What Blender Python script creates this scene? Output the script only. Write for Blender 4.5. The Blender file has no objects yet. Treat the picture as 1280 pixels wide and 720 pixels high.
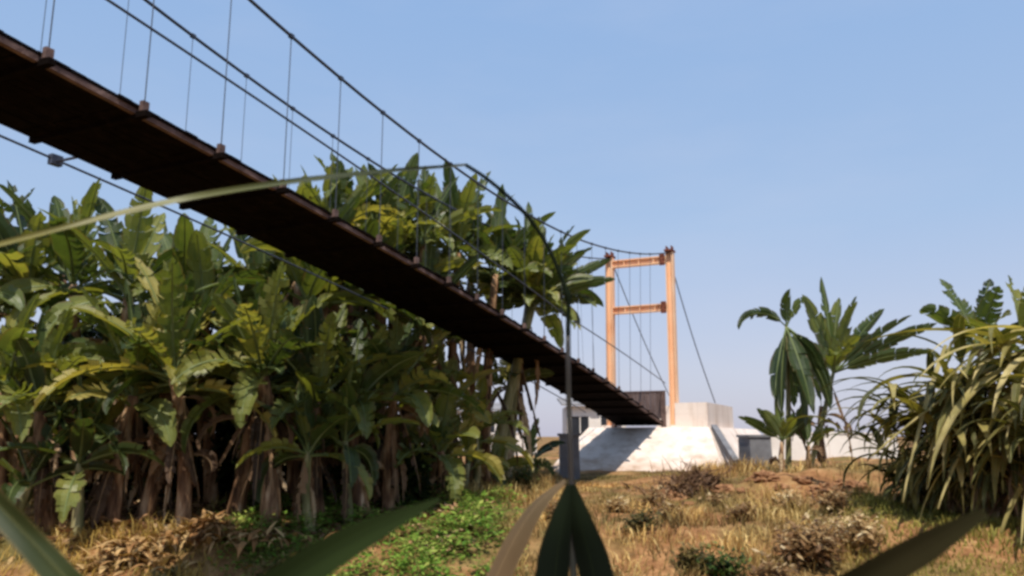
import bpy, math, random
import numpy as np
from mathutils import Vector, noise as mnoise

random.seed(7)
rng = np.random.default_rng(11)
scene = bpy.context.scene
COL = scene.collection
R = math.radians
PI = math.pi

# ------------------------------------------------------------------ camera
CAM_Z = 1.5
PITCH = R(10.5)
CP, SP = math.cos(PITCH), math.sin(PITCH)
cam_d = bpy.data.cameras.new('camera')
cam = bpy.data.objects.new('camera', cam_d)
COL.objects.link(cam)
cam.location = (0, 0, CAM_Z)
cam.rotation_euler = (R(90) + PITCH, 0, 0)
cam_d.sensor_width = 36
cam_d.lens = 36 * 1000 / 1280
cam_d.clip_start = 0.05
cam_d.clip_end = 4000
cam_d.dof.use_dof = True
cam_d.dof.focus_distance = 19
cam_d.dof.aperture_fstop = 2.4
scene.camera = cam

# ------------------------------------------------------------------ ground shape
PY = [-60, -10, -3, 2, 4, 6, 9, 11, 13, 14.2, 15.2, 17, 20, 22, 25, 29, 40, 120]
PZ = [0.2, 0.0, -0.1, -0.15, -0.7, -1.3, -1.5, -1.25, -0.88, -0.5, -0.2, -0.02, 0.1, 0.26, 0.38, 0.45, 0.5, 0.5]


def ground_z(x, y):
    z = float(np.interp(y, PY, PZ))
    if y < 60 and abs(x) < 60:
        z += 0.16 * mnoise.noise((x * .35, y * .35, 1.7)) + 0.07 * mnoise.noise((x * 1.3, y * 1.3, 4.1)) \
            + 0.03 * mnoise.noise((x * 4, y * 4, 2.2))
    # crest of loose soil on the right-hand bank
    e = math.exp(-((x - 7.4) / 3.4) ** 4 - ((y - 20.8) / 1.3) ** 2)
    z += e * (.46 + .22 * mnoise.noise((x * .9, y * .9, 6.6)) + .16 * mnoise.noise((x * 2.6, y * 2.6, 3.6)))
    z -= .22 * math.exp(-((x - 3.0) / 1.9) ** 2 - ((y - 22.5) / 3.0) ** 2)
    # small heap at the foot of the banana stems
    z += 0.35 * math.exp(-((x + 5.1) / 0.6) ** 2 - ((y - 14.4) / 0.6) ** 2)
    return z


def xat(px, Y, z=0.0):
    """x of a point that stands at distance Y in the direction of a picture column"""
    return (px - 640) / 1000 * (Y * CP + (z - CAM_Z) * SP)


def spot(px, Y):
    x = xat(px, Y)
    return Vector((x, Y, ground_z(x, Y)))


def at(px, py, Y):
    a = (px - 640) / 1000
    b = (360 - py) / 1000
    D = Vector((a, CP - b * SP, SP + b * CP))
    D *= Y / D.y
    return Vector((D.x, D.y, D.z + CAM_Z))


# ------------------------------------------------------------------ object helpers
def tag(o, label=None, cat=None, group=None, kind=None):
    if label:
        o['label'] = label
    if cat:
        o['category'] = cat
    if group:
        o['group'] = group
    if kind:
        o['kind'] = kind
    return o


def empty(name, loc, rz=0, label=None, cat=None, group=None):
    o = bpy.data.objects.new(name, None)
    o.empty_display_size = .2
    COL.objects.link(o)
    o.location = loc
    o.rotation_euler = (0, 0, rz)
    return tag(o, label, cat, group)


class MB:
    """collects faces, then links them as one mesh object"""

    def __init__(s):
        s.v, s.f, s.t, s.u, s.w = [], [], [], [], []

    def vert(s, p, tint=0.0, u=0.0, w=0.0):
        s.v.append((p[0], p[1], p[2]))
        s.t.append(tint)
        s.u.append(u)
        s.w.append(w)
        return len(s.v) - 1

    def box(s, c, size, ax=None, tint=0.0, taper=1.0):
        """box centred on c; ax = three axis vectors"""
        ax = ax or (Vector((1, 0, 0)), Vector((0, 1, 0)), Vector((0, 0, 1)))
        c = Vector(c)
        idx = []
        for k in (-1, 1):
            q = taper if k == 1 else 1.0
            for i, j in ((-1, -1), (1, -1), (1, 1), (-1, 1)):
                idx.append(s.vert(c + ax[0] * (i * size[0] / 2 * q) + ax[1] * (j * size[1] / 2 * q) + ax[2] * (k * size[2] / 2), tint))
        a = idx
        s.f += [(a[3], a[2], a[1], a[0]), (a[4], a[5], a[6], a[7])]
        for i in range(4):
            j = (i + 1) % 4
            s.f.append((a[i], a[j], a[4 + j], a[4 + i]))

    def beam(s, p0, p1, w, h, tint=0.0, up=Vector((0, 0, 1))):
        p0, p1 = Vector(p0), Vector(p1)
        d = p1 - p0
        L = d.length
        d.normalize()
        side = d.cross(up)
        if side.length < 1e-4:
            side = d.cross(Vector((0, 1, 0)))
        side.normalize()
        u2 = side.cross(d).normalized()
        s.box((p0 + p1) / 2, (w, L, h), (side, d, u2), tint)

    def tube(s, pts, rad, n=6, tint=0.0, cap=True):
        pts = [Vector(p) for p in pts]
        m = len(pts)
        if not hasattr(rad, '__len__'):
            rad = [rad] * m
        ref = Vector((0.13, 0.31, 1)) if abs((pts[-1] - pts[0]).normalized().z) < .9 else Vector((1, .2, 0))
        rings = []
        for i in range(m):
            T = (pts[min(i + 1, m - 1)] - pts[max(i - 1, 0)]).normalized()
            A = T.cross(ref).normalized()
            B = T.cross(A)
            rings.append([s.vert(pts[i] + (A * math.cos(2 * PI * k / n) + B * math.sin(2 * PI * k / n)) * rad[i],
                                 tint, i / (m - 1), k / n) for k in range(n)])
        for i in range(m - 1):
            for k in range(n):
                k2 = (k + 1) % n
                s.f.append((rings[i][k2], rings[i][k], rings[i + 1][k], rings[i + 1][k2]))
        if cap:
            s.f.append(tuple(rings[0]))
            s.f.append(tuple(reversed(rings[-1])))

    def build(s, name, mat, parent=None, smooth=False, loc=None):
        me = bpy.data.meshes.new(name)
        v = s.v
        off = Vector((0, 0, 0))
        if parent is not None:
            mw, q = parent.matrix_basis.copy(), parent.parent
            while q is not None:
                mw = q.matrix_basis @ mw
                q = q.parent
            off = mw.inverted()
            v = [tuple(off @ Vector(p)) for p in v]
        elif loc is not None:
            v = [(p[0] - loc[0], p[1] - loc[1], p[2] - loc[2]) for p in v]
        me.from_pydata(v, [], s.f)
        for nm, arr in (('tint', s.t), ('uu', s.u), ('vv', s.w)):
            at_ = me.attributes.new(nm, 'FLOAT', 'POINT')
            at_.data.foreach_set('value', np.array(arr, dtype=np.float32))
        if smooth:
            me.polygons.foreach_set('use_smooth', [True] * len(me.polygons))
        me.materials.append(mat)
        me.update()
        o = bpy.data.objects.new(name, me)
        COL.objects.link(o)
        if parent is not None:
            o.parent = parent
        elif loc is not None:
            o.location = loc
        return o


# ------------------------------------------------------------------ materials
def new_mat(name):
    m = bpy.data.materials.new(name)
    m.use_nodes = True
    nt = m.node_tree
    nt.nodes.clear()
    return m, nt, nt.nodes, nt.links


def N(nt, typ, **kw):
    n = nt.nodes.new(typ)
    for k, v in kw.items():
        if k.startswith('i_'):
            n.inputs[k[2:]].default_value = v
        else:
            setattr(n, k, v)
    return n


def ramp(nt, stops, fac):
    r = nt.nodes.new('ShaderNodeValToRGB')
    el = r.color_ramp.elements
    while len(el) < len(stops):
        el.new(.5)
    for e, (p, c) in zip(el, stops):
        e.position = p
        e.color = (*c, 1)
    nt.links.new(fac, r.inputs[0])
    return r.outputs[0]


def mix(nt, fac, a, b, typ='MIX'):
    m = nt.nodes.new('ShaderNodeMix')
    m.data_type = 'RGBA'
    m.blend_type = typ
    for sock, val in ((m.inputs[0], fac), (m.inputs[6], a), (m.inputs[7], b)):
        if hasattr(val, 'links'):
            nt.links.new(val, sock)
        else:
            sock.default_value = val if not isinstance(val, tuple) else (*val, 1)[:4]
    return m.outputs[2]


def mathn(nt, op, a, b=0.0, clamp=False):
    m = nt.nodes.new('ShaderNodeMath')
    m.operation = op
    m.use_clamp = clamp
    for sock, val in ((m.inputs[0], a), (m.inputs[1], b)):
        if hasattr(val, 'links'):
            nt.links.new(val, sock)
        else:
            sock.default_value = val
    return m.outputs[0]


def noise_tex(nt, scale, detail=4, vec=None, rough=.55, stretch=None):
    n = nt.nodes.new('ShaderNodeTexNoise')
    n.inputs['Scale'].default_value = scale
    n.inputs['Detail'].default_value = detail
    n.inputs['Roughness'].default_value = rough
    if vec is None:
        g = nt.nodes.new('ShaderNodeNewGeometry')
        vec = g.outputs['Position']
    if stretch:
        mp = nt.nodes.new('ShaderNodeMapping')
        mp.inputs['Scale'].default_value = stretch
        nt.links.new(vec, mp.inputs[0])
        vec = mp.outputs[0]
    nt.links.new(vec, n.inputs['Vector'])
    return n.outputs[0]


def attr(nt, name):
    a = nt.nodes.new('ShaderNodeAttribute')
    a.attribute_name = name
    return a


def simple(name, stops, scale=3, rough=.8, detail=6, stretch=None, bump=0.0, spec=.3, bscale=None, metal=0.0):
    m, nt, nd, ln = new_mat(name)
    f = noise_tex(nt, scale, detail, stretch=stretch)
    c = ramp(nt, stops, f)
    b = N(nt, 'ShaderNodeBsdfPrincipled', i_Roughness=rough)
    b.inputs['Specular IOR Level'].default_value = spec
    b.inputs['Metallic'].default_value = metal
    ln.new(c, b.inputs['Base Color'])
    if bump:
        bp = N(nt, 'ShaderNodeBump')
        bp.inputs['Strength'].default_value = bump
        bp.inputs['Distance'].default_value = .03
        ln.new(noise_tex(nt, bscale or scale * 3, 5, stretch=stretch), bp.inputs['Height'])
        ln.new(bp.outputs[0], b.inputs['Normal'])
    o = N(nt, 'ShaderNodeOutputMaterial')
    ln.new(b.outputs[0], o.inputs[0])
    return m


def leaf_material(name, stops, transl=.28, rough=.38, rib=(.22, .27, .10), edge=(.16, .10, .04), veins=60.0, spec=.5):
    m, nt, nd, ln = new_mat(name)
    t = attr(nt, 'tint').outputs['Fac']
    u = attr(nt, 'uu').outputs['Fac']
    w = attr(nt, 'vv').outputs['Fac']
    nz = noise_tex(nt, 2.3, 5)
    f = mathn(nt, 'ADD', t, mathn(nt, 'MULTIPLY', mathn(nt, 'SUBTRACT', nz, .5), .5), True)
    c = ramp(nt, stops, f)
    vs = mathn(nt, 'SINE', mathn(nt, 'MULTIPLY', mathn(nt, 'ADD', u, mathn(nt, 'MULTIPLY', w, .05)), veins * 6.283))
    c = mix(nt, mathn(nt, 'MULTIPLY', mathn(nt, 'ADD', vs, 1.0), .13), c, (.02, .03, .012))
    # dry margin
    e = mathn(nt, 'MULTIPLY', mathn(nt, 'SUBTRACT', mathn(nt, 'ADD', w, mathn(nt, 'MULTIPLY', noise_tex(nt, 5, 4), .5)), 1.12), 6.0, True)
    c = mix(nt, mathn(nt, 'MULTIPLY', e, .8), c, edge)
    # rib
    rb = mathn(nt, 'LESS_THAN', w, .07)
    c = mix(nt, rb, c, rib)
    b = N(nt, 'ShaderNodeBsdfPrincipled', i_Roughness=rough)
    b.inputs['Specular IOR Level'].default_value = spec
    ln.new(c, b.inputs['Base Color'])
    tr = N(nt, 'ShaderNodeBsdfTranslucent')
    tc = mix(nt, 1.0, c, (1.5, 1.45, .55), 'MULTIPLY')
    ln.new(tc, tr.inputs[0])
    ms = N(nt, 'ShaderNodeMixShader')
    ms.inputs[0].default_value = transl
    ln.new(b.outputs[0], ms.inputs[1])
    ln.new(tr.outputs[0], ms.inputs[2])
    bp = N(nt, 'ShaderNodeBump')
    bp.inputs['Strength'].default_value = .35
    bp.inputs['Distance'].default_value = .02
    ln.new(vs, bp.inputs['Height'])
    ln.new(bp.outputs[0], b.inputs['Normal'])
    o = N(nt, 'ShaderNodeOutputMaterial')
    ln.new(ms.outputs[0], o.inputs[0])
    return m


def vcol_material(name, transl=.3, rough=.6, spec=.3):
    m, nt, nd, ln = new_mat(name)
    c = attr(nt, 'col').outputs['Color']
    b = N(nt, 'ShaderNodeBsdfPrincipled', i_Roughness=rough)
    b.inputs['Specular IOR Level'].default_value = spec
    ln.new(c, b.inputs['Base Color'])
    tr = N(nt, 'ShaderNodeBsdfTranslucent')
    ln.new(c, tr.inputs[0])
    ms = N(nt, 'ShaderNodeMixShader')
    ms.inputs[0].default_value = transl
    ln.new(b.outputs[0], ms.inputs[1])
    ln.new(tr.outputs[0], ms.inputs[2])
    o = N(nt, 'ShaderNodeOutputMaterial')
    ln.new(ms.outputs[0], o.inputs[0])
    return m


M_leaf = leaf_material('banana_leaf_green', [(0, (.020, .038, .015)), (.35, (.085, .122, .032)), (.65, (.24, .26, .062)), (1, (.48, .40, .11))], .38, .36)
M_dead = leaf_material('banana_leaf_dry', [(0, (.035, .018, .009)), (.4, (.13, .065, .032)), (.8, (.34, .20, .10)), (1, (.62, .46, .28))], .10, .75,
                       rib=(.30, .19, .10), edge=(.10, .05, .02))
M_stem = simple('banana_stem_sheath', [(.28, (.035, .018, .010)), (.44, (.15, .078, .040)), (.57, (.34, .20, .105)), (.72, (.66, .49, .32))],
                5, .75, 6, (1.4, 1.4, .28), .8, .25)
M_stemg = simple('banana_stem_green', [(.25, (.06, .06, .025)), (.5, (.22, .21, .085)), (.8, (.50, .42, .25))], 5, .6, 6, (1.3, 1.3, .25), .6)
M_cane = leaf_material('cane_leaf', [(0, (.032, .038, .008)), (.4, (.125, .122, .024)), (.75, (.31, .26, .068)), (1, (.62, .51, .23))], .3, .7,
                       rib=(.42, .38, .20), edge=(.30, .22, .10), veins=4)
M_grass = vcol_material('dry_grass_blades', .3, .7)
M_weed = vcol_material('green_weed_leaves', .35, .5)
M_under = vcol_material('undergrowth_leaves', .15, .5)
M_litter = vcol_material('leaf_litter', .1, .85)
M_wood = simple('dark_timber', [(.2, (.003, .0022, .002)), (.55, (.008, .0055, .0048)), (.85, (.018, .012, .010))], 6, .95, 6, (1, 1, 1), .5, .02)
M_edge = simple('lit_edge_timber', [(.2, (.05, .030, .025)), (.55, (.13, .080, .068)), (.85, (.25, .165, .14))], 5, .85, 6, None, .5)  # paler than the deck: the sunlit right rim is put into this colour
M_cable = simple('steel_cable_dark', [(.3, (.022, .026, .042)), (.7, (.055, .062, .085))], 12, .5, 3, None, 0, .4)
M_orange = simple('orange_paint', [(.15, (.58, .24, .11)), (.36, (.80, .44, .24)), (.6, (.86, .55, .34)), (.85, (.88, .66, .48))], 1.6, .55, 7, (1, 1, .5), .15)
M_plate = simple('rusty_plate', [(.3, (.10, .028, .018)), (.7, (.26, .08, .04))], 9, .8, 5, None, .4)
def stained_concrete():
    m, nt, nd, ln = new_mat('white_concrete')
    c = ramp(nt, [(.2, (.64, .53, .45)), (.45, (.73, .62, .54)), (.7, (.77, .67, .59))], noise_tex(nt, .9, 10))
    st = ramp(nt, [(.34, (.72, .66, .60)), (.52, (1, 1, 1))], noise_tex(nt, 2.6, 6, stretch=(1, 1, .12)))
    c = mix(nt, .75, c, st, 'MULTIPLY')
    g = nt.nodes.new('ShaderNodeNewGeometry')
    sp = nt.nodes.new('ShaderNodeSeparateXYZ')
    ln.new(g.outputs['Position'], sp.inputs[0])
    hgt = mathn(nt, 'ADD', sp.outputs[2], mathn(nt, 'MULTIPLY', noise_tex(nt, 1.8, 6), 1.2))
    c = mix(nt, 1.0, c, ramp(nt, [(.0, (.55, .40, .28)), (1.0, (1, 1, 1))], mathn(nt, 'MULTIPLY', mathn(nt, 'SUBTRACT', hgt, .72), 1.4, True)), 'MULTIPLY')
    # joints between the cast bays
    jx = mathn(nt, 'LESS_THAN', mathn(nt, 'FRACT', mathn(nt, 'MULTIPLY', mathn(nt, 'ADD', mathn(nt, 'MULTIPLY', sp.outputs[0], .906), mathn(nt, 'MULTIPLY', sp.outputs[1], -.4226)), .62)), .02)
    jz = mathn(nt, 'LESS_THAN', mathn(nt, 'FRACT', mathn(nt, 'MULTIPLY', sp.outputs[2], 1.3)), .02)
    c = mix(nt, mathn(nt, 'MULTIPLY', mathn(nt, 'MAXIMUM', jx, jz), .14), c, (.2, .17, .15))
    b = N(nt, 'ShaderNodeBsdfPrincipled', i_Roughness=.92)
    b.inputs['Specular IOR Level'].default_value = .1
    ln.new(c, b.inputs['Base Color'])
    bp = N(nt, 'ShaderNodeBump')
    bp.inputs['Strength'].default_value = .5
    bp.inputs['Distance'].default_value = .03
    ln.new(noise_tex(nt, 7, 8), bp.inputs['Height'])
    ln.new(bp.outputs[0], b.inputs['Normal'])
    o = N(nt, 'ShaderNodeOutputMaterial')
    ln.new(b.outputs[0], o.inputs[0])
    return m


M_white = stained_concrete()
M_white2 = simple('white_wall_paint', [(.2, (.58, .52, .47)), (.5, (.76, .70, .64)), (.8, (.80, .76, .71))], .8, .85, 8, (1, 1, 1), .2, .2, 9)
M_grey = simple('grey_concrete', [(.2, (.10, .10, .105)), (.5, (.17, .17, .18)), (.8, (.26, .26, .27))], 1.8, .85, 8, None, .4)
M_dark = simple('dark_opening', [(.3, (.012, .014, .018)), (.7, (.03, .032, .04))], 2, .4)
M_gate = simple('brown_sheet_metal', [(.25, (.085, .055, .048)), (.5, (.14, .095, .085)), (.8, (.22, .16, .15))], 3, .7, 6, (3, 3, .6), .2)
M_roof = simple('grey_sheet_roof', [(.3, (.16, .15, .15)), (.7, (.30, .28, .27))], 2, .7, 5)
M_reed = leaf_material('reed_leaf_green', [(0, (.010, .018, .007)), (.35, (.045, .060, .016)), (.7, (.16, .165, .045)), (1, (.36, .31, .10))], .3, .5,
                       rib=(.20, .19, .07), edge=(.16, .13, .05), veins=3)
M_reedstalk = leaf_material('reed_stalk', [(0, (.014, .016, .018)), (.35, (.075, .050, .035)), (.7, (.22, .15, .10)), (1, (.36, .31, .10))], .05, .6,
                            rib=(.06, .04, .03), edge=(.10, .07, .05), veins=3)
M_dryreed = leaf_material('dry_reed_leaf', [(0, (.06, .035, .015)), (.5, (.20, .125, .055)), (1, (.42, .28, .14))], .15, .8, rib=(.26, .17, .08), edge=(.18, .11, .05), veins=1)
M_darkreed = leaf_material('dark_reed_leaf', [(0, (.0045, .007, .004)), (.5, (.012, .018, .007)), (1, (.024, .038, .010))], .12, .9, rib=(.010, .015, .006), edge=(.008, .009, .004), veins=1, spec=.06)
M_heap = leaf_material('heap_of_leaves', [(0, (.10, .045, .02)), (.5, (.36, .18, .07)), (1, (.62, .42, .19))], .1, .85, rib=(.3, .18, .08), edge=(.2, .1, .04), veins=1, spec=.1)
M_dull = leaf_material('faded_blade', [(0, (.008, .007, .003)), (.4, (.022, .018, .007)), (1, (.06, .045, .02))], .1, .95, rib=(.022, .018, .008), edge=(.016, .013, .006), veins=1, spec=.06)
M_twig = simple('dry_twigs', [(.2, (.055, .026, .014)), (.5, (.16, .085, .045)), (.8, (.36, .22, .13))], 5, .9, 4)
M_clod = simple('earth_clods', [(.25, (.09, .042, .020)), (.5, (.26, .125, .058)), (.75, (.44, .25, .12))], 7, .95, 8, None, .9)


def ground_material():
    m, nt, nd, ln = new_mat('dry_ground')
    big = noise_tex(nt, .45, 6)
    mid = noise_tex(nt, 2.2, 8, rough=.65)
    fine = noise_tex(nt, 16, 6, rough=.7)
    c1 = ramp(nt, [(.30, (.15, .07, .032)), (.45, (.34, .165, .070)), (.58, (.48, .26, .115)), (.75, (.58, .37, .18))], mid)
    c2 = ramp(nt, [(.3, (.085, .075, .022)), (.6, (.22, .17, .06))], mid)
    c = mix(nt, ramp(nt, [(.42, (0, 0, 0)), (.6, (1, 1, 1))], big), c1, c2)
    c = mix(nt, .55, c, ramp(nt, [(.25, (.25, .22, .2)), (.75, (1.0, 1.0, 1.0))], fine), 'MULTIPLY')
    b = N(nt, 'ShaderNodeBsdfPrincipled', i_Roughness=.95)
    b.inputs['Specular IOR Level'].default_value = .1
    ln.new(c, b.inputs['Base Color'])
    bp = N(nt, 'ShaderNodeBump')
    bp.inputs['Strength'].default_value = .9
    bp.inputs['Distance'].default_value = .06
    ln.new(mathn(nt, 'ADD', mid, mathn(nt, 'MULTIPLY', fine, .5)), bp.inputs['Height'])
    ln.new(bp.outputs[0], b.inputs['Normal'])
    o = N(nt, 'ShaderNodeOutputMaterial')
    ln.new(b.outputs[0], o.inputs[0])
    return m


M_ground = ground_material()

# ------------------------------------------------------------------ ground sheet
fx = np.arange(-26, 26.01, .3)
fy = np.arange(-6, 44.01, .3)
xs = np.concatenate([[-1500, -700, -300, -140, -80, -50, -36], fx, [36, 50, 80, 140, 300, 700, 1500]])
ys = np.concatenate([[-600, -200, -80, -40, -20, -12], fy, [48, 56, 70, 100, 160, 300, 700, 1800]])
gv = [(x, y, ground_z(x, y)) for y in ys for x in xs]
nx_ = len(xs)
gf = [(j * nx_ + i, j * nx_ + i + 1, (j + 1) * nx_ + i + 1, (j + 1) * nx_ + i) for j in range(len(ys) - 1) for i in range(nx_ - 1)]
gm = bpy.data.meshes.new('ground')
gm.from_pydata(gv, [], gf)
gm.polygons.foreach_set('use_smooth', [True] * len(gm.polygons))
gm.materials.append(M_ground)
go = bpy.data.objects.new('ground', gm)
COL.objects.link(go)
tag(go, 'dry brown earth bank rising toward the bridge foot', kind='structure')


# ------------------------------------------------------------------ grass as stuff
def blades(name, pts, h, wid, lean, cols, mat, label, cat):
    """pts (n,3); h, wid, lean (n); cols (n,3): curved two-segment blades"""
    n = len(pts)
    az = rng.uniform(0, 2 * PI, n)
    fa = rng.uniform(0, 2 * PI, n)
    d = np.stack([np.cos(az), np.sin(az), np.zeros(n)], 1)
    s = np.stack([np.cos(fa), np.sin(fa), np.zeros(n)], 1) * (wid / 2)[:, None]
    upv = np.array([0, 0, 1.0])
    mid = pts + upv * (h * .6)[:, None] + d * (h * lean * .35)[:, None]
    tip = pts + upv * (h * (1 - .35 * lean))[:, None] + d * (h * lean)[:, None]
    V = np.stack([pts - s, pts + s, mid + s * .75, mid - s * .75, tip], 1).reshape(-1, 3)
    me = bpy.data.meshes.new(name)
    me.vertices.add(n * 5)
    me.vertices.foreach_set('co', V.astype(np.float32).ravel())
    base = np.arange(n)[:, None] * 5
    quad = base + np.array([0, 1, 2, 3])
    tri = base + np.array([3, 2, 4])
    loops = np.concatenate([quad, tri], 1).ravel()
    me.loops.add(len(loops))
    me.loops.foreach_set('vertex_index', loops.astype(np.int32))
    me.polygons.add(n * 2)
    st = np.stack([np.arange(n) * 7, np.arange(n) * 7 + 4], 1).ravel()
    me.polygons.foreach_set('loop_start', st.astype(np.int32))
    me.update(calc_edges=True)
    ca = me.attributes.new('col', 'FLOAT_COLOR', 'POINT')
    c4 = np.concatenate([cols, np.ones((n, 1))], 1)
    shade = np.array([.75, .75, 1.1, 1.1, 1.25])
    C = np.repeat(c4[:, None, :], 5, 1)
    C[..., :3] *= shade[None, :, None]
    ca.data.foreach_set('color', C.astype(np.float32).ravel())
    me.materials.append(mat)
    o = bpy.data.objects.new(name, me)
    COL.objects.link(o)
    return tag(o, label, cat, kind='stuff')


def leaflets(name, pts, size, cols, mat, flat=.6):
    """small folded leaf faces at pts"""
    n = len(pts)
    az = rng.uniform(0, 2 * PI, n)
    el = rng.uniform(-.9, .9, n) * flat
    d = np.stack([np.cos(az) * np.cos(el), np.sin(az) * np.cos(el), np.sin(el)], 1)
    s = np.stack([-np.sin(az), np.cos(az), rng.uniform(-.5, .5, n)], 1)
    L = size[:, None]
    a = pts
    b = pts + d * L * .5 + s * L * .24
    c = pts + d * L
    e = pts + d * L * .5 - s * L * .24
    m = pts + d * L * .5 - np.array([0, 0, 1.0]) * L * .08
    V = np.stack([a, b, c, e, m], 1).reshape(-1, 3)
    me = bpy.data.meshes.new(name)
    me.vertices.add(n * 5)
    me.vertices.foreach_set('co', V.astype(np.float32).ravel())
    base = np.arange(n)[:, None] * 5
    loops = (base + np.array([0, 4, 1, 1, 4, 2, 2, 4, 3, 3, 4, 0])).ravel()
    me.loops.add(len(loops))
    me.loops.foreach_set('vertex_index', loops.astype(np.int32))
    me.polygons.add(n * 4)
    me.polygons.foreach_set('loop_start', (np.arange(n * 4) * 3).astype(np.int32))
    me.update(calc_edges=True)
    ca = me.attributes.new('col', 'FLOAT_COLOR', 'POINT')
    c4 = np.concatenate([cols, np.ones((n, 1))], 1)
    ca.data.foreach_set('color', np.repeat(c4, 5, 0).astype(np.float32).ravel())
    me.materials.append(mat)
    o = bpy.data.objects.new(name, me)
    COL.objects.link(o)
    return o


def pal(stops, t):
    stops = np.array(stops, float)
    k = np.linspace(0, 1, len(stops))
    return np.stack([np.interp(t, k, stops[:, i]) for i in range(3)], 1)


def ss(a, b, x):
    t = np.clip((x - a) / (b - a), 0, 1)
    return t * t * (3 - 2 * t)


def nz2(x, y, sc, seed=0.0):
    return np.array([mnoise.noise((a * sc, b * sc, seed)) for a, b in zip(x, y)])


# the green patch: 1 inside, 0 outside
def greenness(x, y):
    px = x / np.maximum(y, 1) * 1000 + 640
    g = ss(255, 350, px) * (1 - ss(590, 670, px)) * ss(11, 11.6, y) * (1 - ss(17.5, 20, y))
    r = ss(1010, 1090, px) * ss(11.5, 12.5, y) * (1 - ss(17.5, 19.5, y))
    return g, r


def scatter(n, x0, x1, y0, y1):
    x = rng.uniform(x0, x1, n)
    y = rng.uniform(y0, y1, n)
    return x, y


x, y = scatter(150000, -13, 16, 8.5, 27)
px = x / y * 1000 + 640
g, rr = greenness(x, y)
clump = nz2(x, y, 1.1, 3.3)
keep_p = np.clip(.55 + 1.0 * clump, .03, 1) * (1 - .8 * g)
# bare strip on the terrace right of the bridge foot, under the bananas
bare = np.exp(-((x - 7.4) / 3.4) ** 4 - ((y - 20.4) / 1.7) ** 2)
keep_p = np.clip(keep_p + .7 * rr, 0, 1)
keep_p *= 1 - .93 * bare
keep_p *= 1 - .7 * ((y > 15.2) & (px < 560))
# the white abutment's footprint stays clear
keep_p *= ~((y > 26.2) & (x > .5) & (x < 11))
keep = (np.abs(px - 640) < 760) & (rng.random(len(x)) < keep_p)
x, y, clump, g, rr = x[keep], y[keep], clump[keep], g[keep], rr[keep]
z = np.array([ground_z(a, b) for a, b in zip(x, y)])
n = len(x)
px_ = x / y * 1000 + 640
t = np.clip(rng.normal(.5, .22, n) + .35 * nz2(x, y, .8, 9.1), 0, 1)
dry = pal([(.17, .080, .026), (.38, .215, .066), (.58, .39, .135), (.76, .58, .26)], t)
ygr = pal([(.11, .13, .018), (.26, .25, .04), (.48, .40, .09)], t)
left_y = (1 - ss(-3.5, -2.5, x)) * (1 - ss(14.5, 15.5, y))
leftc = pal([(.22, .14, .022), (.44, .28, .05), (.62, .44, .12)], t)
m_ol = np.clip(.5 + 1.4 * nz2(x, y, .55, 5.7), 0, 1) * (.45 + .35 * np.exp(-((px_ - 770) / 60) ** 2))
olive = pal([(.06, .06, .018), (.13, .115, .035), (.22, .18, .06)], t)
patch = nz2(x, y, 1.25, 14.2)
dry = dry * np.clip(1.0 + 1.5 * patch, .3, 1.75)[:, None]
cols = dry * (1 - m_ol)[:, None] + olive * m_ol[:, None]
cols = cols * (1 - .75 * left_y)[:, None] + leftc * (.75 * left_y)[:, None]
cols = cols * (1 - .85 * rr)[:, None] + ygr * (.85 * rr)[:, None]
cols = cols * (1 - g)[:, None] + pal([(.03, .06, .01), (.08, .14, .02), (.16, .2, .04)], t) * g[:, None]
h = rng.uniform(.10, .34, n) * (1 - .7 * ((px_ > 690) & (px_ < 860) & (y > 17.5))) * (1 + 1.9 * np.clip(clump, 0, 1) ** 1.2) * (1 - .45 * rr)
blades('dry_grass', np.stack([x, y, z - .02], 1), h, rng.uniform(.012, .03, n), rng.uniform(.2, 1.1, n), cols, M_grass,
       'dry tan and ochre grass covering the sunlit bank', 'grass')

# leafy weeds in the green patch under the bridge
x, y = scatter(90000, -6, 1.5, 11, 20)
g, rr = greenness(x, y)
cl = nz2(x, y, 1.6, 8.8)
keep = rng.random(len(x)) < g * np.clip(.45 + 1.5 * cl, 0.05, 1) * .8
x, y, cl = x[keep], y[keep], cl[keep]
z = np.array([ground_z(a, b) for a, b in zip(x, y)])
n = len(x)
sz = rng.uniform(.03, .10, n) * rng.choice([.8, 1.0, 1.0, 1.9], n)
hh = rng.random(n) * (.16 + .32 * np.clip(cl + .2, 0, 1))
t = np.clip(rng.normal(.45, .2, n) + hh, 0, 1)
o = leaflets('green_weeds', np.stack([x, y, z + hh], 1), sz,
             pal([(.018, .050, .008), (.085, .185, .020), (.20, .34, .045), (.40, .44, .10)], t), M_weed)
tag(o, 'low bright green leafy weeds on the bank in front of the bananas', 'weeds', kind='stuff')

# dark undergrowth behind the banana stems
x, y = scatter(34000, -16, -.8, 17.5, 25)
keep = x / y < -.105
x, y = x[keep], y[keep]
z = np.array([ground_z(a, b) for a, b in zip(x, y)])
n = len(x)
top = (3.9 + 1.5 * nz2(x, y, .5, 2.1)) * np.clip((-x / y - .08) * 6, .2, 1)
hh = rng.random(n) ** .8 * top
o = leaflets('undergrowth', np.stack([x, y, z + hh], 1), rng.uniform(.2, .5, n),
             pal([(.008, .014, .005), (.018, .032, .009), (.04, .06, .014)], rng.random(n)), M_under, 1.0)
tag(o, 'dark tangled undergrowth filling the gaps behind the banana stems', 'undergrowth', kind='stuff')

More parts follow.
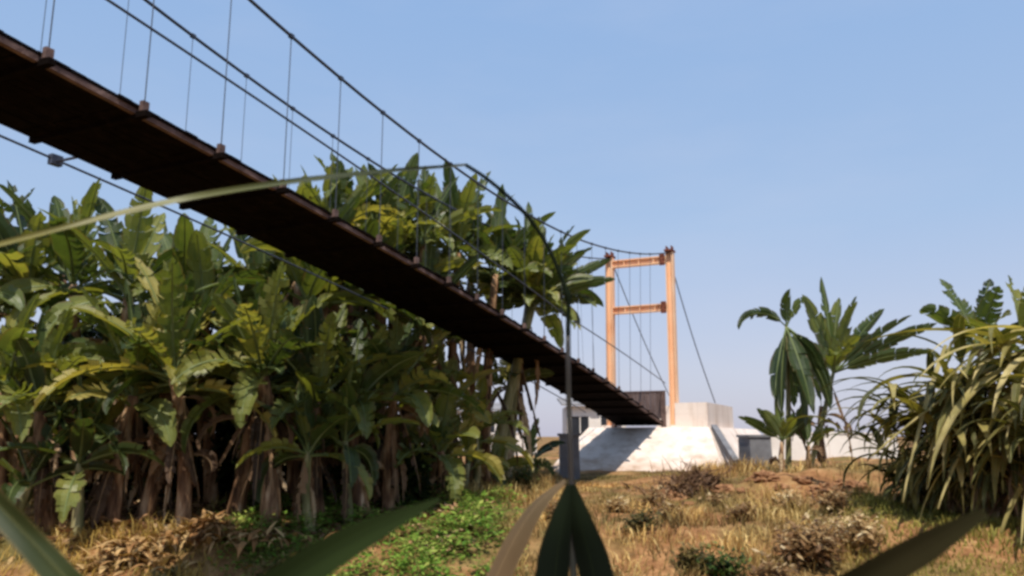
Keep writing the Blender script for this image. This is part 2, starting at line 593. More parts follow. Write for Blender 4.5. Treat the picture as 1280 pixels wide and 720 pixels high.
# fallen dry leaves round the stems
x, y = scatter(5200, -10, -.5, 14.2, 18)
cl = nz2(x, y, 1.2, 6.6)
keep = rng.random(len(x)) < np.clip(.4 + cl, 0, 1)
x, y = x[keep], y[keep]
z = np.array([ground_z(a, b) for a, b in zip(x, y)]) + rng.uniform(.0, .12, len(x))
o = leaflets('leaf_litter', np.stack([x, y, z], 1), rng.uniform(.10, .32, len(x)),
             pal([(.07, .030, .014), (.19, .09, .042), (.36, .20, .10), (.5, .36, .2)], rng.random(len(x)) ** 1.3), M_litter, .5)
tag(o, 'reddish brown fallen leaves strewn round the banana stems', 'leaf litter', kind='stuff')


# ------------------------------------------------------------------ banana plants
def banana_leaf(mb, base, az, el, L, W, droop, tint, tatter=.5, nseg=16, petiole=.14, fold=.25, curl=.5, roll0=None):
    """one paddle leaf: a bending rib with two torn halves"""
    p = Vector(base)
    pts, Ts = [p.copy()], []
    aj = random.uniform(-.25, .25)
    for i in range(nseg):
        tt = (i + .5) / nseg
        e = el - droop * tt ** 1.4
        a = az + aj * tt
        T = Vector((math.cos(a) * math.cos(e), math.sin(a) * math.cos(e), math.sin(e)))
        Ts.append(T)
        p = p + T * (L / nseg)
        pts.append(p.copy())
    Ts.append(Ts[-1])
    roll = random.uniform(-.5, .5)
    if roll0 is None:
        roll0 = random.uniform(-.7, .7)
    mb.tube(pts[:-1], [.032 * (W / .55) * (1 - .85 * i / nseg) + .004 for i in range(nseg)], 4, tint + .25, False)
    for i in range(len(mb.w) - 4 * nseg, len(mb.w)):
        mb.w[i] = 0.0
    frames = []
    for i in range(nseg + 1):
        T = Ts[i]
        S = Vector((-math.sin(az), math.cos(az), 0))
        S = (S - T * S.dot(T)).normalized()
        Nn = S.cross(T)
        if Nn.z < 0 and el > 0 and i == 0:
            pass
        r = roll0 + roll * i / nseg
        S2 = S * math.cos(r) + Nn * math.sin(r)
        N2 = Nn * math.cos(r) - S * math.sin(r)
        frames.append((pts[i], S2, -N2 if False else N2, T))
    i0 = max(1, int(petiole * nseg))

    def width(t):
        q = (t - petiole) / (1 - petiole)
        if q <= 0:
            return 0.012
        return W / 2 * max(.03, math.sin(PI * min(1, q) ** .75) ** .55)

    for sd in (-1, 1):
        ang = fold + random.uniform(-.1, .1)
        prev = None
        dj = 0.0
        for i in range(i0, nseg):
            torn = random.random() < tatter
            if torn or prev is None:
                dj = random.uniform(-.75, .45) * tatter
            t0, t1 = i / nseg, (i + 1) / nseg
            sag = ang - (.35 + .5 * t0) * droop * .35 + dj
            row = []
            for k, tt in ((i, t0), (i + 1, t1)):
                P, S, Nn, T = frames[k]
                w = width(tt)
                if torn and k == i:
                    w *= random.uniform(.70, 1.0)
                q1 = P + (S * sd * math.cos(sag) - Nn * (-math.sin(sag))) * (w * .5)
                s2 = sag - curl
                q2 = q1 + (S * sd * math.cos(s2) - Nn * (-math.sin(s2))) * (w * .5) + T * (w * .18)
                row.append((P, q1, q2, tt))
            ids = []
            for j, (P, q1, q2, tt) in enumerate(row):
                if j == 0 and prev is not None and not torn:
                    ids.append(prev)
                else:
                    ids.append((mb.vert(P, tint, tt, .08), mb.vert(q1, tint, tt, .5), mb.vert(q2, tint, tt, 1.0)))
            a, b = ids
            if sd > 0:
                mb.f += [(a[0], b[0], b[1], a[1]), (a[1], b[1], b[2], a[2])]
            else:
                mb.f += [(a[1], b[1], b[0], a[0]), (a[2], b[2], b[1], a[1])]
            prev = b


def stem_pts(base, top, n=9, bow=.12):
    base, top = Vector(base), Vector(top)
    side = Vector((random.uniform(-1, 1), random.uniform(-1, 1), 0)) * bow
    return [base.lerp(top, i / (n - 1)) + side * math.sin(PI * i / (n - 1)) for i in range(n)]


def banana(pos, ht, nleaf, L, label, group=None, lean=(0, 0), rad=.13, dead=6, tint=.35, leaves=None, stemmat=None, tatter=.5, W=.55, name='banana_plant', cat='banana plant', spread=1.0, seed=None, bend=1.0):
    if seed is not None:
        random.seed(seed)
    root = empty(name, pos, 0, label, cat, group)
    base = Vector(pos) - Vector((0, 0, .1))
    top = Vector(pos) + Vector((lean[0], lean[1], ht))
    sp = stem_pts(base, top)
    st = MB()
    n = len(sp)
    # stem: overlapping sheaths, so slightly stepped rings
    rr_ = [rad * (1.25 - .55 * i / (n - 1)) * random.uniform(.92, 1.08) for i in range(n)]
    st.tube(sp, rr_, 10)
    st.build('trunk', stemmat or M_stem, root, smooth=True)
    cr = MB()
    if leaves is None:
        a0 = random.uniform(0, 2 * PI)
        for i in range(nleaf):
            f = i / max(1, nleaf - 1)
            az = a0 + i * 2.4 + random.uniform(-.3, .3)
            el = R(84) - f * R(82) * spread + random.uniform(-.14, .14)
            dr = (.25 + 1.45 * f * random.uniform(.6, 1.25)) * bend
            tn = max(0, min(1, tint + random.uniform(-.3, .34) + .15 * f))
            banana_leaf(cr, top - Vector((0, 0, random.uniform(0, .3) * f)), az, el, L * random.uniform(.8, 1.1), W * random.uniform(.85, 1.15), dr, tn,
                        tatter * random.uniform(.5, 1.4))
    else:
        for (az, el, LL, ww, dr, tn) in leaves:
            banana_leaf(cr, top, R(az), R(el), LL, ww, dr, tn, tatter, roll0=math.cos(R(az)) + random.uniform(-.25, .25))
    cr.build('crown', M_leaf, root)
    if dead:
        dd = MB()
        for i in range(dead):
            az = random.uniform(0, 2 * PI)
            hgt = random.uniform(.35, 1.0) ** .7
            k = min(n - 1, int(hgt * (n - 1)))
            b = sp[k] + Vector((math.cos(az), math.sin(az), 0)) * rad * random.uniform(.6, 1.0)
            if random.random() < .3:
                banana_leaf(dd, b, az, R(random.uniform(-5, 30)), ht * hgt * random.uniform(.4, .7), .34 * random.uniform(.7, 1.2), random.uniform(1.9, 2.4),
                            random.uniform(.2, .95), .9, 12, .1, -.7, .7)
            else:
                banana_leaf(dd, b, az, R(random.uniform(-84, -62)), min(2.3, ht * hgt * random.uniform(.45, .9)), random.uniform(.14, .36), random.uniform(-.1, .4),
                            random.choice([.05, .2, .4, .55, .75, 1.05]), 1.0, 12, .04, random.choice([-.9, .8, .3]), random.uniform(-.9, .9))
        dd.build('dead_leaves', M_dead, root)
    return root


# (px of the stem, distance, stem height, leaf count, leaf length, label)
front = [
    (8, 15.6, 2.7, 9, 2.2, 'banana plant with broad pale leaves at the left edge of the grove', .45),
    (62, 15.3, 2.3, 9, 2.1, 'banana plant with a long silvery leaf beside the brown trunks', .35),
    (138, 15.5, 2.6, 9, 2.1, 'banana plant on the thick reddish brown trunk, leftmost of the bare trunks', .5),
    (178, 16.1, 2.9, 8, 2.2, 'banana plant on the slim cream streaked trunk between two thicker brown trunks', .3),
    (228, 15.5, 3.0, 10, 2.4, 'banana plant with arching yellow green leaves over a ragged tan trunk', .6),
    (292, 16.4, 2.8, 9, 2.1, 'banana plant with dark trunk behind the mound of red soil', .3),
    (338, 15.9, 3.1, 9, 2.2, 'banana plant with bright orange brown peeling trunk at the middle of the grove', .4),
    (398, 16.3, 2.5, 9, 1.9, 'banana plant with grey green drooping lower leaves right of the peeling trunk', .3),
    (452, 16.9, 2.4, 9, 1.9, 'banana plant with dark trunk below the middle of the bridge deck', .35),
    (486, 17.3, 2.7, 8, 1.9, 'banana plant wrapped in straw coloured dead leaves under the deck', .45),
    (548, 18.4, 1.2, 8, 1.5, 'short bright green banana plant at the right end of the grove', .6),
]
for i, (px, Y, ht, nl, L, lab, tn) in enumerate(front):
    banana(spot(px, Y), ht * .92, nl + 6, L * 1.05, lab, 'banana plants in the front row of the grove', (random.uniform(-.3, .3), random.uniform(-.4, .1)),
           rad=random.uniform(.12, .16), dead=17 if i in (2, 4, 6, 9) else 9, W=.60, tatter=.85, tint=tn, seed=100 + i, stemmat=M_stem)

low = [(28, 14.9, 1.0, 1.7, .12, 'low young banana plant with dark silvery leaves at the left edge'),
       (98, 15.0, 1.3, 1.7, .2, 'low young banana plant with drooping grey green blade before the leftmost trunk'),
       (392, 15.4, 1.5, 1.6, .25, 'half grown banana plant with pale hanging leaf right of the peeling trunk'),
       (436, 16.0, 1.6, 1.6, .3, 'half grown dark banana plant before the straw wrapped stem')]
for i, (px, Y, ht, L, tn, lab) in enumerate(low):
    banana(spot(px, Y), ht, 9, L, lab, 'young banana plants between the trunks', (random.uniform(-.2, .2), -.1), rad=.09, dead=3, tint=tn, seed=160 + i, W=.46, tatter=.6, stemmat=M_stemg)

back = [(-70, 16.5, 3.3), (25, 17.6, 3.5), (95, 18.0, 3.7), (150, 17.4, 3.4), (205, 18.3, 3.3), (265, 17.8, 3.2), (318, 18.6, 3.4),
        (372, 17.8, 3.4), (428, 18.5, 3.4), (468, 19.3, 3.4), (515, 19.6, 2.9), (-30, 19.0, 4.0), (60, 20.0, 4.2), (180, 20.4, 3.6), (300, 20.6, 3.6), (400, 20.8, 3.6)]
for i, (px, Y, ht) in enumerate(back):
    banana(spot(px, Y), ht * 1.30, 13, 2.5, 'tall banana plant crowded among others behind the front row of brown trunks', 'banana plants crowded behind the front row',
           (random.uniform(-.4, .4), random.uniform(-.5, .2)), rad=.13, dead=3, tint=.34, seed=200 + i, W=.62, tatter=.7)

# tall ones that rise past the deck
tall = [(366, 17.6, 5.5, 12, 1.9, 'tall banana plant with thin ragged leaves rising beyond the deck where the reed crosses it', .5),
        (418, 18.2, 6.0, 13, 2.0, 'tall banana plant just behind the deck, pale ragged leaves below the left main cable', .55),
        (468, 18.9, 6.0, 13, 2.1, 'tall banana plant behind the deck under the place where two cables seem to cross', .5),
        (520, 19.6, 6.1, 14, 2.3, 'tall banana plant behind the deck with dark upright leaves touching the right main cable', .4),
        (566, 20.6, 6.1, 14, 2.4, 'tall full banana plant behind the deck, next to the tallest one', .38),
        (606, 21.0, 5.6, 12, 2.3, 'tall banana plant with its crown half hidden in the tallest one', .3)]
for k, (px, Y, ht) in enumerate([(392, 19.2, 6.1), (446, 20.2, 6.6), (494, 20.8, 6.5), (545, 21.8, 6.5), (588, 22.4, 6.3), (385, 18.0, 4.3), (428, 19.0, 4.6), (470, 19.8, 4.7), (512, 20.4, 4.8)]):
    tall.append((px, Y, ht, 15, 2.3, 'tall hazy banana plant crowded farther back among the crowns above the deck', .36))
for i, (px, Y, ht, nl, L, lab, tn) in enumerate(tall):
    banana(spot(px, Y), ht, nl, L, lab, 'tall banana plants rising above the deck' if i < 6 else 'hazy tall banana plants farther back above the deck', (random.uniform(-.3, .3), 0), rad=.13, dead=5, tint=tn, seed=300 + i, tatter=.8, W=.48, spread=.95, bend=.85)

for i, (px, Y, ht, lx, lab) in enumerate([(634, 22.6, 5.3, .6, 'tall banana plant whose leaves overlap the right side of the tallest crown'),
                                          (622, 21.8, 5.2, .9, 'tall banana plant whose crown fills the left side of the tallest crown')]):
    banana(spot(px, Y), ht, 17, 2.2, lab, 'tall banana plants rising above the deck', (lx, .2), rad=.10, dead=3, tint=.3, seed=340 + i, tatter=.7, W=.52, stemmat=M_stemg, bend=.85)
for i, (px, Y, ht, lab) in enumerate([(556, 19.4, 2.0, 'half grown yellow green banana plant under the deck, left of the curved green trunk'),
                                      (526, 20.0, 2.4, 'half grown pale banana plant in the shade under the deck'),
                                      (592, 20.4, 1.5, 'young yellow green banana plant at the foot of the curved green trunk')]):
    banana(spot(px, Y), ht, 12, 1.7, lab, None, (0, 0), rad=.09, dead=3, tint=.62, seed=350 + i, tatter=.6, W=.5, stemmat=M_stemg)

# the tallest, with a visible trunk crossing behind the deck
p = spot(612, 21.5)
banana(p, 4.9, 0, 2, 'tallest banana plant with curved green trunk, crown spreading toward the orange tower', 'tall banana plants rising above the deck',
       (1.15, .3), rad=.15, dead=2, stemmat=M_stemg, tatter=.6, seed=411, leaves=[
        (95, 84, 3.2, .46, .2, .25), (150, 76, 3.1, .46, .35, .3), (30, 66, 3.0, .45, .35, .2), (8, 38, 2.6, .42, .3, .25), (170, 62, 2.9, .46, .6, .4),
        (-8, 26, 2.4, .42, .45, .3), (12, 52, 2.6, .42, .35, .3), (200, 42, 2.4, .5, 1.0, .35), (-60, 60, 2.4, .48, 1.0, .5), (-110, 55, 2.5, .5, 1.1, .45), (60, 70, 2.8, .45, .5, .3),
        (-35, 62, 2.7, .45, .7, .45), (120, 68, 3.0, .45, .5, .4), (-150, 66, 2.7, .5, 1.0, .3), (-85, 76, 2.6, .46, .8, .6), (185, 72, 3.1, .45, .4, .2), (140, 55, 2.6, .48, .8, .3),
        (-70, 30, 1.8, .5, 1.5, .7), (-100, 20, 1.7, .5, 1.3, .6), (20, 5, 1.6, .45, .9, .3), (165, 15, 1.7, .45, 1.0, .3), (80, 50, 2.0, .5, .8, .2), (40, 45, 2.1, .5, .8, .15), (-45, 50, 2.0, .5, 1.2, .25), (-120, 40, 1.9, .5, 1.4, .3),
        (100, 30, 2.0, .5, 1.0, .15), (-15, 60, 2.2, .48, .7, .2), (155, 40, 2.1, .5, .9, .2), (-160, 45, 2.0, .5, 1.1, .3), (25, 20, 2.0, .45, .6, .2), (-80, 58, 2.1, .5, 1.5, .75)])
p = spot(628, 22.5)
banana(p, 2.6, 0, 1.8, 'slim banana plant with one yellow leaf close under the deck', None, (.15, 0), rad=.10, dead=3, stemmat=M_stemg, seed=421, leaves=[
    (20, 75, 1.5, .5, .4, .95), (100, 70, 1.4, .5, .5, .8), (190, 40, 1.5, .5, .9, .3), (-30, 30, 1.5, .45, .7, .25), (240, 20, 1.4, .5, 1.2, .2), (-80, 40, 1.5, .5, 1.4, .35)])

# suckers and young plants at the right end of the grove
for i, (px, Y, ht, L, lab) in enumerate([
        (585, 20.0, .7, 1.3, 'young banana sucker with wide open leaves beside the short bright plant'),
        (618, 21.0, .5, 1.2, 'young banana sucker at the foot of the slim plant with the yellow leaf'),
        (664, 24.5, .5, 1.3, 'lone dark young banana plant in a gap left of the bridge foot')]):
    banana(spot(px, Y), ht, 7, L, lab, None, (0, 0), rad=.08, dead=1 if i < 2 else 2, tint=.4 if i < 2 else .12, stemmat=M_stemg, seed=430 + i, W=.4)

# right of the bridge foot
p = spot(1008, 23.2)
banana(p, 3.0, 0, 2, 'tall banana plant with leaning stem and upright leaves, right of the white abutment', None, (1.0, 0), rad=.075, dead=2, stemmat=M_stemg, tatter=.5, seed=501, leaves=[
    (100, 89, 2.9, .62, .15, .3), (30, 66, 2.7, .66, .2, .25), (150, 80, 2.5, .62, .3, .6), (45, 78, 2.4, .62, .2, .5), (-50, 74, 2.2, .6, .4, .55), (70, 60, 2.3, .6, .3, .3), (5, 30, 3.5, .5, .22, .15), (0, 41, 3.1, .5, .3, .2), (-10, 20, 2.9, .5, .35, .3), (12, 52, 2.8, .5, .3, .25), (175, 60, 1.6, .5, .9, .3), (-100, 50, 1.5, .55, 1.4, .5),
    (-70, 60, 1.5, .5, .8, .65), (20, 55, 1.7, .45, .5, .35), (190, 55, 1.2, .4, 1.2, .4)])
p = spot(986, 22.9)
banana(p, 4.3, 0, 2, 'banana plant with one great leaf hanging straight down, left of the leaning stem', None, (.22, 0), rad=.07, dead=2, stemmat=M_stemg, tatter=.45, seed=502, leaves=[
    (170, 52, 1.7, .40, 2.3, .1), (-60, -35, 2.6, .5, .9, .10), (-90, -50, 2.8, .55, .5, .16), (-125, -45, 2.5, .5, .7, .08), (-35, -52, 2.6, .5, .6, .13),
    (60, -60, 2.4, .5, .5, .2), (-80, -66, 3.0, .6, .3, .12), (-45, -68, 2.6, .5, .3, .3), (-130, -64, 2.6, .5, .4, .1), (20, 62, 1.2, .4, .5, .4), (-100, 80, 1.2, .4, .8, .25), (-10, -50, 2.2, .7, .6, .2)])
p = spot(982, 22.3)
banana(p, 1.0, 0, 1.3, 'short young banana plant with spreading leaves below the hanging leaf', None, (.0, 0), rad=.08, dead=2, tatter=.3, seed=503, leaves=[
    (176, 38, 1.35, .36, .35, .25), (160, 62, 1.1, .34, .3, .35), (95, 82, 1.3, .36, .3, .45), (20, 60, 1.2, .36, .4, .3), (-5, 48, 1.1, .36, .5, .2), (-80, 60, 1.0, .36, .9, .55), (200, 70, 1.0, .32, .5, .5)])
p = spot(1012, 22.6)
banana(p, .9, 0, 1.2, 'young banana sucker between the two taller plants right of the abutment', None, (.05, 0), rad=.07, dead=3, tatter=.3, seed=504, leaves=[
    (10, 62, 1.1, .32, .4, .25), (90, 80, 1.2, .32, .3, .35), (170, 65, 1.0, .3, .4, .3), (-40, 50, .9, .3, .8, .4)])
p = spot(1036, 24.6)
banana(p, 2.0, 0, 1.2, 'withered grey banana stem with a collapsed leaf, right of the leaning plant', None, (-.05, 0), rad=.10, dead=6, tatter=.5, seed=505, leaves=[
    (100, 80, 1.0, .18, .5, .1)])
# by the right edge, above the cane
for i, (px, Y, ht, L, lab, tn) in enumerate([
        (1262, 17.6, 3.4, 1.9, 'banana plant with folded dark leaves standing over the cane clump', .25),
        (1310, 16.8, 3.2, 2.0, 'banana plant at the right edge with yellowish leaves above the cane', .6),
        (1238, 19.0, 2.2, 1.4, 'banana plant with thin hanging leaf strips behind the cane clump', .2)]):
    banana(spot(px, Y), ht, 9, L, lab, None, (-.3 if i == 0 else 0, 0), rad=.12, dead=5, tint=tn, seed=520 + i, tatter=.7)


# ------------------------------------------------------------------ cane clumps on the right bank
def ribbon(mb, pts, w0, tint, up=None):
    m = len(pts)
    prev = None
    for i in range(m):
        T = (pts[min(i + 1, m - 1)] - pts[max(0, i - 1)]).normalized()
        S = T.cross(Vector((.2, .1, 1)))
        if S.length < .05:
            S = Vector((1, 0, 0))
        S.normalize()
        Nn = S.cross(T)
        t = i / (m - 1)
        w = w0 * max(.06, min(1, t * 6 + .35) * (1 - t ** 2.2))
        row = (mb.vert(pts[i] - S * w / 2 + Nn * w * .12, tint, t, 1), mb.vert(pts[i], tint, t, .05), mb.vert(pts[i] + S * w / 2 + Nn * w * .12, tint, t, 1))
        if prev:
            mb.f += [(prev[0], row[0], row[1], prev[1]), (prev[1], row[1], row[2], prev[2])]
        prev = row


def arc(base, az, el, L, droop, n=12, wob=.0):
    p = Vector(base)
    out = [p.copy()]
    for i in range(n):
        t = (i + .5) / n
        e = max(-1.5, el - droop * t ** 1.3)
        a = az + wob * t
        p = p + Vector((math.cos(a) * math.cos(e), math.sin(a) * math.cos(e), math.sin(e))) * (L / n)
        out.append(p.copy())
    return out


def cane_clump(pos, ncane, hgt, spreadx, label, seed, lean_az=PI):
    random.seed(seed)
    root = empty('cane_clump', pos, 0, label, 'cane clump', 'cane clumps on the right bank')
    cs, lf, dl = MB(), MB(), MB()
    for i in range(ncane):
        b = Vector(pos) + Vector((random.gauss(0, spreadx * .35), random.gauss(0, .35), -.1))
        az = lean_az + random.uniform(-1.1, 1.1) if random.random() < .75 else random.uniform(0, 2 * PI)
        L = hgt * random.uniform(.75, 1.1)
        pts = arc(b, az, R(random.uniform(62, 88)), L, random.uniform(.5, 1.15), 10)
        cs.tube(pts, [.028 * (1 - .6 * k / 10) for k in range(11)], 5, random.uniform(.5, .9))
        for k in range(3, 11):
            for _ in range(1):
                a = lean_az + random.uniform(-1.0, 1.3) if random.random() < .75 else random.uniform(0, 2 * PI)
                ll = random.uniform(.42, .78) * min(hgt, 3.1)
                lp = arc(pts[k], a, R(random.uniform(15, 65)), ll, random.uniform(1.3, 2.6), 10, random.uniform(-.4, .4))
                tn = random.choice([.0, .1, .2, .3, .5, .8])
                ribbon(lf, lp, random.uniform(.13, .26), tn + random.uniform(-.08, .08))
        for k in range(8):
            a = random.uniform(0, 2 * PI)
            lp = arc(pts[random.randint(1, 6)], a, R(random.uniform(-40, 20)), random.uniform(.8, 1.5), random.uniform(.8, 1.6), 8)
            ribbon(dl, lp, random.uniform(.05, .09), random.uniform(.3, 1))
    # long pale streaks of dying leaf that fall down the sunny face
    for i in range(46):
        b = Vector(pos) + Vector((random.uniform(-.8, .9), random.uniform(-.9, -.2), hgt * random.uniform(.4, 1.0)))
        lp = arc(b, lean_az + random.uniform(-.35, .8), R(random.uniform(-35, 25)), hgt * random.uniform(.5, .95), random.uniform(.5, 1.2), 12, random.uniform(-.2, .2))
        ribbon(lf, lp, random.uniform(.15, .30), random.choice([.4, .6, .75, .85, 1.0]))
    cs.build('stalks', M_cane, root, True)
    lf.build('foliage', M_cane, root)
    dl.build('dead_leaves', M_dead, root)
    return root


cane_clump(spot(1168, 17.4), 13, 1.25, 1.0, 'low cane clump with pale arching leaves next to the withered banana stem', 61)
cane_clump(spot(1248, 16.6), 20, 2.9, 1.1, 'tall cane clump with long straw streaked leaves drooping to the grass', 62)
cane_clump(spot(1300, 16.0), 18, 3.7, 1.4, 'dense dark cane clump cut off by the right edge', 63)

# long pale broken canes hanging down the face of the clump
for i, (a, b, lab) in enumerate([((1182, 432), (1128, 628), 'pale dry cane hanging down over the clump, left one of three'),
                                 ((1275, 440), (1090, 570), 'pale dry cane slanting across the middle of the clump toward the withered stem'),
                                 ((1236, 505), (1172, 636), 'pale dry cane hanging down to the grass, right one of three')]):
    p0, p1 = at(a[0], a[1], 15.9), at(b[0], b[1], 15.0)
    m = MB()
    mid = (p0 + p1) / 2 + Vector((-.12, -.1, .22))
    pts = [(p0 * (1 - t) ** 2 + mid * 2 * t * (1 - t) + p1 * t * t) for t in [k / 10 for k in range(11)]]
    m.tube(pts, [.035 - .016 * k / 10 for k in range(11)], 6, .85)
    ribbon(m, [q + Vector((0, -.03, 0)) for q in pts], .11, .9)
    tag(m.build('dry_cane', M_cane, None, True, loc=p1), lab, 'cane', 'dry canes hanging over the clump')

# ------------------------------------------------------------------ the suspension bridge
TH = .4357
AX = Vector((math.sin(TH), math.cos(TH), 0))       # along the bridge, away from the camera
RT = Vector((math.cos(TH), -math.sin(TH), 0))      # toward its right side
UP = Vector((0, 0, 1))
T0 = Vector((4.36, 29.63, 0))


TV = 1.5                                            # the tower stands this far beyond the deck's end
TC = T0 + AX * TV


def deck_z(s):
    return 2.1952 + .1785 * s - .0019 * s * s


def bp_(u, s, z=None, dz=0.0):
    """a point of the bridge: u to the right of its centre line, s metres toward the camera from the tower"""
    q = T0 + RT * u - AX * s
    q.z = (deck_z(max(s, -1.3)) if z is None else z) + dz
    return q


S_END = 42.0
bridge = empty('suspension_bridge', bp_(0, 0, 2.15), 0, 'long dark timber suspension footbridge hung from steel cables on an orange tower', 'bridge')
HS = [0.98 + 1.2 * k for k in range(34)]
# deck: planks across, two stringers below
dk = MB()
s = -1.25
while s < S_END:
    w = random.uniform(.17, .21)
    off = random.uniform(-.02, .02)
    dk.box((bp_(off, s + w / 2, dz=.0 + random.uniform(0, .008))), (1.86 + random.uniform(-.03, .03), w - .006, .04),
           (RT, (bp_(0, s) - bp_(0, s + .3)).normalized(), UP))
    s += w
deck = dk.build('deck', M_wood, bridge)
for u in (-.88, -.3, .3, .88):
    sb = MB()
    k = -1
    while k * 1.2 < S_END:
        sb.beam(bp_(u, k * 1.2, dz=-.055), bp_(u, k * 1.2 + 1.2, dz=-.055), .07, .065)
        k += 1
    sb.build('edge_beam' if abs(u) > .5 else 'stringer', M_edge if u > .5 else M_wood, deck)  # only the right edge beam gets the painted sunlit rim
for i, hs in enumerate(HS):
    cb = MB()
    left = -.97
    cb.box((bp_(0, hs, dz=-.098) + RT * (left + 1.08) / 2), (1.08 - left, .08, .07), (RT, AX, UP))
    cb.build('cross_beam', M_wood, deck)


ub = MB()
for j in range(5):
    u = -.70 + j * .35
    k = -1
    while k * 1.2 < S_END:
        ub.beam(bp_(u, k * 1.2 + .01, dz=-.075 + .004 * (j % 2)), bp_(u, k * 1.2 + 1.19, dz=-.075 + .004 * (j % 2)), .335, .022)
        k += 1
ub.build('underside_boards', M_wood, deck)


def cable_pts(fn, s0, s1, n):
    return [fn(s0 + (s1 - s0) * i / (n - 1)) for i in range(n)]


zA = lambda s: 8.2 - .2265 * s + .0090 * s * s
zB = lambda s: 8.24 - .19 * s + .0082 * s * s
for nm, fn, r in (('main_cable', lambda s: bp_(1.0 + .2 * max(0, 1 - s / 8), s, zA(s)), .026), ('main_cable', lambda s: bp_(-1.0 - .16 * max(0, 1 - s / 8), s, zB(s)), .026),
                  ('handrail_cable', lambda s: bp_(1.0, s, dz=.98 + .45 * max(0, 1 - s / 9)), .017), ('handrail_cable', lambda s: bp_(-1.0, s, dz=.98 + .45 * max(0, 1 - s / 9)), .017),
                  ('stay_cable', lambda s: bp_(-1.4, s, dz=-.02), .017)):
    m = MB()
    m.tube(cable_pts(fn, {'stay_cable': 1, 'main_cable': -TV}.get(nm, -1.2), S_END, 60), r, 6)
    m.build(nm, M_cable, bridge, True)
for sd, zf in ((1, zA), (-1, zB)):
    for hs in HS:
        m = MB()
        m.tube([bp_(sd * 1.0, hs, dz=-.06), bp_(sd * (1.0 + .18 * max(0, 1 - hs / 8)), hs, zf(hs))], .0075 if sd == 1 else .0055, 5)
        m.box(bp_(sd * (1.0 + .18 * max(0, 1 - hs / 8)), hs, zf(hs)), (.055, .08, .06), (RT, AX, UP))
        h_ = m.build('hanger', M_cable, bridge)
        if sd == 1:
            c = MB()
            c.box(bp_(1.0, hs, dz=.0), (.06, .09, .12), (RT, AX, UP))
            c.build('bracket', M_edge, h_)
# a clamp on the stay cable
m = MB()
m.box(bp_(-1.4, 21.95, dz=-.03), (.09, .16, .14), (RT, AX, UP))
m.tube([bp_(-1.38, 21.95, dz=-.05), bp_(-.9, 21.95, dz=-.05)], .02, 6)
m.build('cable_clamp', M_cable, bridge)

# tower: two box-section legs, two cross beams with bolted plates, saddles
TWZ = 8.55
tower = MB()


def leg(u):
    m = MB()
    b0 = TC + RT * u
    b0.z = 1.75
    t1 = TC + RT * (u * .985 + .06)
    t1.z = TWZ
    d = (t1 - b0).normalized()
    # flanges and web of a wide steel section
    for o_ in (-.12, .12):
        m.beam(b0 + RT * o_, t1 + RT * o_, .05, .32, up=AX)
    m.beam(b0, t1, .185, .07, up=AX)
    m.box(b0 + Vector((0, 0, .14)), (.5, .5, .05), (RT, AX, UP))
    return m


tw = leg(-1.24).build('tower', M_orange, bridge)
tw['label'] = 'orange steel portal tower with two legs and two cross beams'
leg(1.24).build('leg', M_orange, tw)
for z in (8.28, 6.40):
    m = MB()
    c = TC + RT * .05
    c.z = z
    for o_ in (-.12, .12):
        m.box(c + UP * o_, (2.17, .26, .05), (RT, AX, UP))
    m.box(c, (2.17, .06, .19), (RT, AX, UP))
    for k in (-.6, 0, .6):
        m.box(c + RT * k, (.04, .22, .19), (RT, AX, UP))
    m.build('cross_beam', M_orange, tw)
    g_ = MB()
    g_.box(c + RT * .96 - AX * .20 - UP * .02, (.20, .03, .46), (RT, AX, UP))
    for a in (-.06, .06):
        for b in (-.15, 0, .15):
            g_.box(c + RT * (.96 + a) - AX * .225 + UP * b, (.04, .03, .04), (RT, AX, UP))
    g_.build('gusset_plate', M_plate, tw)
for u in (-1.16, 1.28):
    m = MB()
    c = TC + RT * u
    c.z = TWZ + .06
    m.box(c, (.34, .5, .07), (RT, AX, UP))
    for sd in (-.10, .10):
        m.box(c + RT * sd + UP * .10, (.03, .36, .16), (RT, AX, UP))
    m.build('saddle', M_plate, tw)
# backstays
for u, e in ((1.2, (2.25, -4.2, 2.82)), (-1.15, (-.75, -9.6, 3.0))):
    m = MB()
    a = bp_(u, -TV, TWZ + .05)
    b = bp_(*e)
    m.tube([a.lerp(b, t / 12) - UP * .25 * math.sin(PI * t / 12) for t in range(13)], .022, 6)
    m.build('backstay', M_cable, bridge, True)
# sheet-metal guard at the deck end, with a post
m = MB()
for k in range(10):
    u = -.9 + k * .2
    m.box(bp_(u, -1.18, dz=.62 + .05), (.192, .02 + .012 * (k % 2), 1.0), (RT, AX, UP))
gd = m.build('guard_panel', M_gate, bridge)
m = MB()
m.box(bp_(0, -1.18, dz=1.18), (2.0, .06, .06), (RT, AX, UP))
m.build('top_rail', M_edge, gd)
for u in (-.99, .93):
    m = MB()
    m.box(bp_(u, -1.05, dz=.45), (.16, .16, 1.4), (RT, AX, UP))
    m.build('end_post', M_edge, bridge)

# ------------------------------------------------------------------ white abutment
ab = empty('bridge_abutment', T0 + Vector((0, 0, .4)), 0, 'white concrete abutment with sloping faces under the orange tower', 'abutment')


def L2W(u, v, z):
    q = T0 + RT * u + AX * v
    return Vector((q.x, q.y, z))


